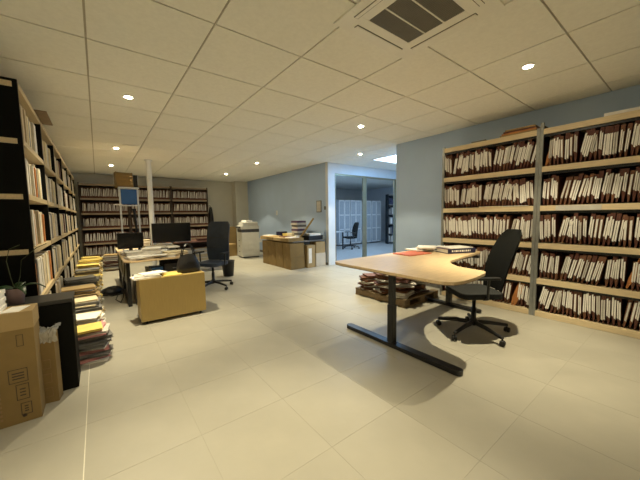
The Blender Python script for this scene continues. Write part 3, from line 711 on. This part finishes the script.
# things stored under and around the cluttered desk
pcx = thing('computer_tower', 'black computer tower under the near left end of the cluttered desk', 'computer', (0.50, 5.62, 0))
MB().box(-.09, -.20, .012, .09, .22, .44).build('case', M_plastic, pcx, .005); MB().box(-.088, -.208, .03, .088, -.2005, .43).build('front_panel', M_copdark, pcx)
for a_, b_ in ((-.07, -.17), (.07, -.17), (-.07, .19), (.07, .19)): MB().box(a_-.012, b_-.012, 0, a_+.012, b_+.012, .0118).build('foot', M_plastic, pcx)
du = thing('drawer_unit', 'dark drawer unit under the right end of the cluttered desk', 'drawers', (1.03, 5.75, 0))
MB().box(-.18, -.22, .03, .18, .25, .62).build('body', M_black, du, .003)
for k in range(3):
    d_ = MB().box(-.175, -.236, .05+k*.19, .175, -.2205, .225+k*.19).build('drawer', M_copdark, du, .002); MB().box(-.05, -.244, .14+k*.19, .05, -.2362, .155+k*.19).build('handle', M_steel, d_)
MB().box(-.16, -.20, 0, .16, .23, .0295).build('plinth', M_black, du)
flat('blue_crate', M_blue, 0.66, 5.52, 0.83, 5.80, 0, .56, 'narrow blue box under the middle of the cluttered desk', 'box', .05, None, .006)
flat('white_box', M_paper2, 0.64, 5.90, 0.84, 6.20, 0, .50, 'grey white box under the cluttered desk behind the blue box', 'box', 0, None, .004)
bgf = thing('floor_bag', 'limp black bag lying on the floor left of the cluttered desk', 'bag', (0.13, 6.55, 0), .4)
P_ = [[(.19*c0*math.cos(2*PI*k/16)*(1+.10*math.sin(k*1.9)), .13*c0*math.sin(2*PI*k/16)*(1+.12*math.cos(k*2.7)), z0 + .012*math.sin(k*2.2)*(z0 > .02)) for k in range(17)] for c0, z0 in ((.85, 0), (1, .03), (.95, .07), (.7, .11), (.35, .135), (.02, .14))]
MB().grid(P_).build('bag_body', M_plastic, bgf); b = MB(); b.tube([(-.12, -.02, .10), (-.20, -.08, .06), (-.10, -.20, .012), (.08, -.19, .012), (.14, -.04, .09)], .010, 6); b.build('strap', M_plastic, bgf)
mug = thing('coffee_mug', 'small pale mug on the paper heap of the cluttered desk', 'mug', (0.93, 5.86, .7405))
MB().lathe([(.0005, 0), (.036, 0), (.040, .09), (.036, .09), (.032, .008), (.0005, .008)], 16).build('cup', M_white, mug)
b = MB(); b.tube([(.038, 0, .075), (.062, 0, .07), (.064, 0, .035), (.037, 0, .02)], .006, 6); b.build('handle', M_white, mug)
tray = thing('letter_tray', 'black two-tier letter tray with papers on the cluttered desk', 'tray', (1.08, 6.05, .7405), .1)
for k in range(2):
    MB().box(-.12, -.16, .01+k*.08, .12, .16, .016+k*.08).build('tier', M_plastic, tray)
    MB().box(-.10, -.14, .017+k*.08, .10, .14, .04+k*.08).build('paper_stack', M_paper, tray)
for a_ in (-.12, .114):
    for b_ in (-.16, .154): MB().box(a_, b_, 0, a_+.006, b_+.006, .11).build('tray_post', M_plastic, tray)
flat('pale_box', M_cream, 0.66, 6.30, 0.92, 6.48, .7405, .12, 'small cream box between the two dark screens', 'box', .2, None, .003)
flat('paper_sheet', M_paper, 0.40, 5.24, 0.66, 5.45, .7765, .004, 'loose white sheet on the near left corner of the cluttered desk', 'paper', .5)
flat('paper_sheet', M_paper, 0.64, 5.26, 0.88, 5.44, .7885, .004, 'loose white sheet at the front edge of the cluttered desk', 'paper', -.4)
# one black cable loop under the desk edge
b = MB(); b.tube([(.30, 5.50, .70), (.27, 5.52, .40), (.25, 5.60, .12), (.22, 5.75, .012), (.16, 6.0, .010), (.20, 6.3, .010)], .008, 6); tag(b.build('power_cable', M_plastic), 'black power cable hanging down beside the cluttered desk leg', 'cable')
# black arm stand leaning behind the small screen
ar = thing('black_stand', 'slim black upright stand behind the small dark screen', 'stand', (0.60, 6.80, .7405))
MB().prism(rbox(-.08, -.06, .08, .06, .02), 0, .012).build('foot', M_metal, ar); MB().tube([(.03, 0, .012), (-.02, 0, .82)], .022, 10).build('pole', M_metal, ar)
MB().box(-.05, -.012, .80, .02, .012, .84).build('clamp', M_metal, ar)
# white frame with blue panel and wooden crate on top
wf = thing('white_stand', 'tall white metal stand with a blue panel above the cluttered desk', 'stand', (0.53, 7.05, .7405))
for sx in (-.165, .14): MB().box(sx, -.015, 0, sx+.03, .015, 1.265).build('post', M_white, wf)
MB().box(-.17, -.12, 1.245, .175, .12, 1.27).build('top_shelf', M_white, wf); MB().box(-.17, -.10, .90, .175, .10, .915).build('shelf', M_white, wf)
MB().box(-.133, -.02, .93, .138, .0, 1.235).build('blue_panel', M_blue, wf); MB().box(-.165, -.08, 0, .17, .08, .012).build('base', M_white, wf)
flat('paper_sheaf', M_paper, 0.28, 6.97, 0.40, 7.10, 1.657, .02, 'pale papers on the small shelf of the white stand', 'paper', .2)
cr = thing('wooden_crate', 'small brown wooden crate on top of the white stand', 'crate', (0.47, 7.05, 2.0112), .1)
for k in range(4):
    MB().box(-.15, -.11, .004+k*.072, .13, -.098, .064+k*.072).build('slat', M_card, cr); MB().box(-.15, .098, .004+k*.072, .13, .11, .064+k*.072).build('slat', M_card, cr)
MB().box(-.15, -.097, 0, -.138, .097, .29).build('end_panel', M_card, cr); MB().box(.118, -.097, 0, .13, .097, .29).build('end_panel', M_card, cr); MB().box(-.137, -.097, 0, .117, .097, .01).build('bottom', M_card, cr)
sx = thing('small_device', 'small black and white box beside the wooden crate', 'box', (0.66, 7.02, 2.0112))
MB().box(-.035, -.06, 0, .03, .06, .24).build('box_body', M_plastic, sx); MB().box(.0302, -.055, .06, .040, .055, .23).build('white_face', M_white, sx)
# white round column
cl = struct(MB().lathe([(0.058, 0.0), (0.058, CEIL-.04), (0.09, CEIL-.02), (0.09, CEIL+.004)], 28).build('column', M_white)); cl.location = (1.085, 8.39, 0); cl['label'] = 'white round column from floor to ceiling'

office_chair('navy leather high-backed swivel chair at the cluttered desk', (1.74, 5.78, 0), math.atan2(-.6, -.8), 0.50, 1.30, M_navy, M_navy, 0.25, 0.07, 0.05, head=True, square=True, br=0.37)
wb = thing('waste_bin', 'black plastic waste bin behind the navy chair', 'bin', (2.38, 6.72, 0))
MB().lathe([(.0005, 0.002), (.115, 0.002), (.15, .36), (.158, .365), (.145, .365), (.11, .012), (.0005, .012)], 24).build('bin_body', M_plastic, wb)
gb = thing('black_bag', 'dark coat hanging at the end of the back racks', 'coat', (3.50, 11.55, 1.05))
b = MB()
P_ = [[(.10*(1-.55*u*u)*math.cos(2*PI*k/12)*(1+.12*math.sin(k*2.3)), .09*(1-.5*u)*math.sin(2*PI*k/12), .72*u) for k in range(13)] for u in (0, .2, .4, .6, .8, 1)]
b.grid(P_).build('coat_body', M_plastic, gb); MB().tube([(0, 0, .70), (0, .0, .76), (0, .10, .78), (0, .40, .78)], .008, 6).build('hook', M_metal, gb)

# ---------------------------------------------------------------- copier
cp = thing('photocopier', 'beige photocopier with document feeder by the grey-blue wall', 'copier', (4.10, 9.48, 0), -0.12)
MB().box(-.30, -.30, .04, .30, .30, .86).build('body', M_copier, cp, .01)
for k in range(3): 
    dr = MB().box(-.312, -.27, .08+k*.19, -.301, .27, .255+k*.19).build('paper_drawer', M_copier, cp, .003); MB().box(-.3145, -.07, .19+k*.19, -.3122, .07, .215+k*.19).build('drawer_grip', M_copdark, dr)
for k in range(3):
    dr = MB().box(-.27, -.312, .08+k*.19, .27, -.301, .255+k*.19).build('side_cover', M_copier, cp, .003)
MB().box(-.285, -.285, .861, .30, .285, .965).build('output_bay', M_copdark, cp); MB().box(-.31, -.30, .966, .30, .30, 1.08).build('scanner', M_copier, cp, .008)
MB().box(-.25, -.27, 1.081, .28, .24, 1.19).build('document_feeder', M_copier, cp, .02); MB().box(-.05, -.24, 1.191, .26, .22, 1.205).build('feed_tray', M_copier, cp)
MB().box(-.38, -.22, 1.00, -.312, .16, 1.05).build('control_panel', M_copdark, cp, .004); MB().box(.301, -.22, .50, .42, .2, .62).build('side_tray', M_copier, cp, .005)
MB().box(-.28, -.28, 0, .28, .28, .039).build('plinth', M_copdark, cp)
flat('paper_ream', M_paper, 3.95, 9.34, 4.2, 9.62, 1.2062, .06, 'white paper ream on top of the photocopier', 'paper', .15)
flat('paper_carton', M_card, 3.52, 10.0, 3.88, 10.4, 0, .42, 'low brown carton behind the photocopier', 'box', .1, None, .003)
flat('brown_carton', M_card, 3.70, 11.05, 4.30, 11.45, 0, 1.0, 'tall brown carton in the back corner behind the photocopier', 'box', 0, None, .003)

# ---------------------------------------------------------------- boxes and table by the grey-blue wall
tb = thing('packing_table', 'long low table against the grey-blue wall loaded with papers', 'table', (0, 0, 0))
MB().box(3.95, 6.32, .700, 4.98, 8.10, .725).build('tabletop', M_grey, tb, .003)
for x in (4.36, 4.92):
    for y in (6.92, 8.04): MB().box(x-.02, y-.02, 0, x+.02, y+.02, .6995).build('leg', M_metal, tb)
def carton(x0, y0, x1, y1, z, h, label, m=None, rz=0.0, group='cartons under the table by the wall'):
    t = thing('carton', label, 'box', ((x0+x1)/2, (y0+y1)/2, z), rz, group); a, b_ = (x1-x0)/2, (y1-y0)/2
    MB().box(-a, -b_, 0, a, b_, h).build('box_body', m or M_card, t, .004)
    MB().box(-a-.0012, -.025, h-.10, a+.0012, .025, h+.0012).build('tape', M_tape, t)
    return t
w_ = ['farthest', 'third', 'second', 'nearest']
ys = [7.92, 7.52, 7.12, 6.72, 6.32]
for k in range(4):
    carton(3.87, ys[k+1]+.010, 4.30, ys[k]-.010, 0, .335, 'brown carton in the lower row by the wall, %s to the camera' % w_[k])
    carton(3.86, ys[k+1]+.014, 4.29, ys[k]-.014, .337, .345, 'brown carton in the upper row by the wall, %s to the camera' % w_[k])
ct = carton(4.36, 6.28, 4.62, 6.62, 0, .60, 'upright brown carton with white label right of the carton rows', M_card2)
carton(4.66, 6.30, 4.99, 6.60, 0, .36, 'pale carton standing by the wall corner', mat('white_carton', (0.62, 0.55, 0.45), 0.75, 0.06, 6))
carton(4.67, 6.31, 4.98, 6.59, .362, .31, 'buff carton stacked on the pale carton by the wall corner', M_card2)
MB().box(-.09, -.1715, .12, .01, -.1705, .52).build('paper_label', M_paper, ct)
for k in range(4):
    flat('wide_flat_box', [M_card2, M_card, M_card2, M_card][k], 3.80, ys[k+1]+.01, 4.28, ys[k]-.01, .7255, .085, 'flat shallow carton on the table edge, %s to the camera' % w_[k], 'box', .03*(k-1.5), 'flat cartons along the table edge', .003)
zt = .7255
flat('paper_sheaf', M_paper, 3.95, 7.75, 4.25, 8.05, .8115, .012, 'white papers on the far flat carton', 'paper', .2)
flat('paper_sheaf', M_paper, 3.93, 6.45, 4.22, 6.68, .8115, .02, 'white papers on the near flat carton', 'paper', .1)
flat('paper_sheaf', M_maroon, 3.97, 6.80, 4.26, 7.10, .8115, .018, 'maroon folder on the flat cartons', 'folder', -.1)
rng = random.Random(2)
for k in range(9):
    m = [M_purple, M_paper, M_grey, M_paper2][k % 4]
    flat('ring_binder', m, 4.50+rng.uniform(-.02, .02), 6.95+rng.uniform(-.02, .02), 4.80, 7.28, zt + k*.058, .055, '%s binder in the tall stack on the table by the wall' % {0: 'purple', 1: 'white', 2: 'dark', 3: 'light grey'}[k % 4], 'binder', rng.uniform(-.06, .06), '%s binders in the tall stack' % {0: 'purple', 1: 'white', 2: 'dark', 3: 'grey'}[k % 4], .004)
pk = tag(MB().box(-.02, -.20, 0, .02, .20, .62).build('leaning_board', M_card, None, .003), 'long brown board leaning against the tall binder stack', 'board'); pk.matrix_world = T(4.38, 6.62, .812) @ RZ(-.6) @ RX(0.0) @ RY(.62)
flat('black_case', M_plastic, 4.44, 6.36, 4.95, 6.72, zt, .12, 'flat black case on the near end of the table', 'case', .1, None, .01)
flat('white_sheets', M_paper, 4.55, 6.40, 4.90, 6.68, zt+.121, .05, 'white paper stack on the flat black case', 'paper', -.1)
flat('yellow_box', M_yellow, 4.45, 7.40, 4.85, 7.72, zt, .14, 'pale yellow box on the table behind the cartons', 'box', .1, None, .004)
flat('blue_box', M_navyc, 4.42, 7.86, 4.70, 8.06, zt, .18, 'small dark blue box at the far end of the table', 'box', .2, None, .004)
flat('low_box', M_cream, 4.40, 7.10, 4.48, 7.36, zt, .16, 'narrow cream box next to the binder stack', 'box', 0, None, .003)
pf = thing('picture_frame', 'small framed notice hanging on the grey-blue wall', 'picture', (5.049, 6.64, 1.48))
MB().box(-.018, -.11, 0, 0, .11, .33).build('frame', M_grey, pf, .002); MB().box(-.0195, -.09, .02, -.0181, .09, .31).build('notice', M_paper2, pf)
sw = thing('wall_switch', 'small dark wall switch beside the glass door jamb', 'switch', (5.049, 6.37, 1.55))
MB().box(-.012, -.03, 0, 0, .03, .09).build('plate', M_plastic, sw); MB().box(-.016, -.015, .02, -.0121, .015, .07).build('rocker', M_grey, sw)
so = thing('wall_socket', 'small white wall box above the photocopier', 'wall box', (5.049, 9.1, 1.42))
MB().box(-.025, -.045, 0, 0, .045, .16).build('plate', M_white, so, .003); MB().box(-.027, -.02, .05, -.0252, .02, .11).build('cover', M_copier, so)

# ---------------------------------------------------------------- room behind the glass
for k in range(4):
    x0 = 8.45 + k*.70
    t = thing('white_cabinet', '%s white lattice-fronted cabinet behind the glass doors' % ['leftmost', 'second', 'third', 'rightmost'][k], 'cabinet', (x0, 9.70, 0), 0, 'white cabinets behind the glass')
    MB().box(0, .03, 0.06, .68, .45, 2.06).build('body', mat('cabinet_grey', (0.50, 0.54, 0.58), 0.4, 0.03, 5), t)
    for d_ in (0, 1):
        xa = .01 + d_*.335
        dr = MB().box(xa, 0, .08, xa+.325, .028, 2.05).build('door', mat('cabinet_door', (0.42, 0.47, 0.52), 0.25, 0.03, 5), t)
        b = MB()
        for q in range(4): b.box(xa, -.012, .08+q*.64, xa+.325, -.0005, .13+q*.64)
        b.box(xa, -.012, .08, xa+.03, -.0005, 2.05); b.box(xa+.295, -.012, .08, xa+.325, -.0005, 2.05)
        b.build('lattice', M_white, dr)
    MB().box(.02, .05, 0, .66, .43, .06).build('plinth', M_grey, t)
t = rack('dark open bookcase behind the right glass door', (10.75, 8.85, 0), -0.5, .9, .35, [.1, .5, .95, 1.4, 1.85, 2.3], .03, M_black, M_black, M_grey, 'bookcases', posts=False, side_m=M_black)
rng = random.Random(8)
base = T(10.75, 8.85, 0) @ RZ(-0.5)
for bi, z in enumerate([.1, .5, .95, 1.4, 1.85]):
    x = .05
    while x < .78:
        w0 = rng.uniform(.05, .10); m = rng.choice([M_white, M_grey, M_navyc, M_paper2])
        if rng.random() < .75:
            o = MB().box(0, 0, 0, w0-.004, .26, rng.uniform(.22, .32)).build('ring_binder', m); o.matrix_world = base @ T(x, .05, z+.0005)
            tag(o, '%s binder on the %s shelf of the bookcase behind the glass' % ({M_white: 'white', M_grey: 'dark', M_navyc: 'navy', M_paper2: 'grey'}[m], ORD[bi]), 'binder', 'binders in the bookcase behind the glass, %s shelf' % ORD[bi])
        x += w0
office_chair('dark office chair seen through the left glass door', (8.25, 8.75, 0), math.atan2(.3, -.95), 0.48, 1.08, M_fabric, M_fabric, 0.23, 0.04, 0.08)
t = thing('office_table', 'pale table edge seen through the left glass door', 'table', (7.55, 9.1, 0))
MB().box(-.45, -.35, .70, .35, .35, .725).build('tabletop', M_white, t, .003)
for x in (-.41, .31):
    for y in (-.31, .31): MB().box(x-.02, y-.02, 0, x+.02, y+.02, .6995).build('leg', M_metal, t)
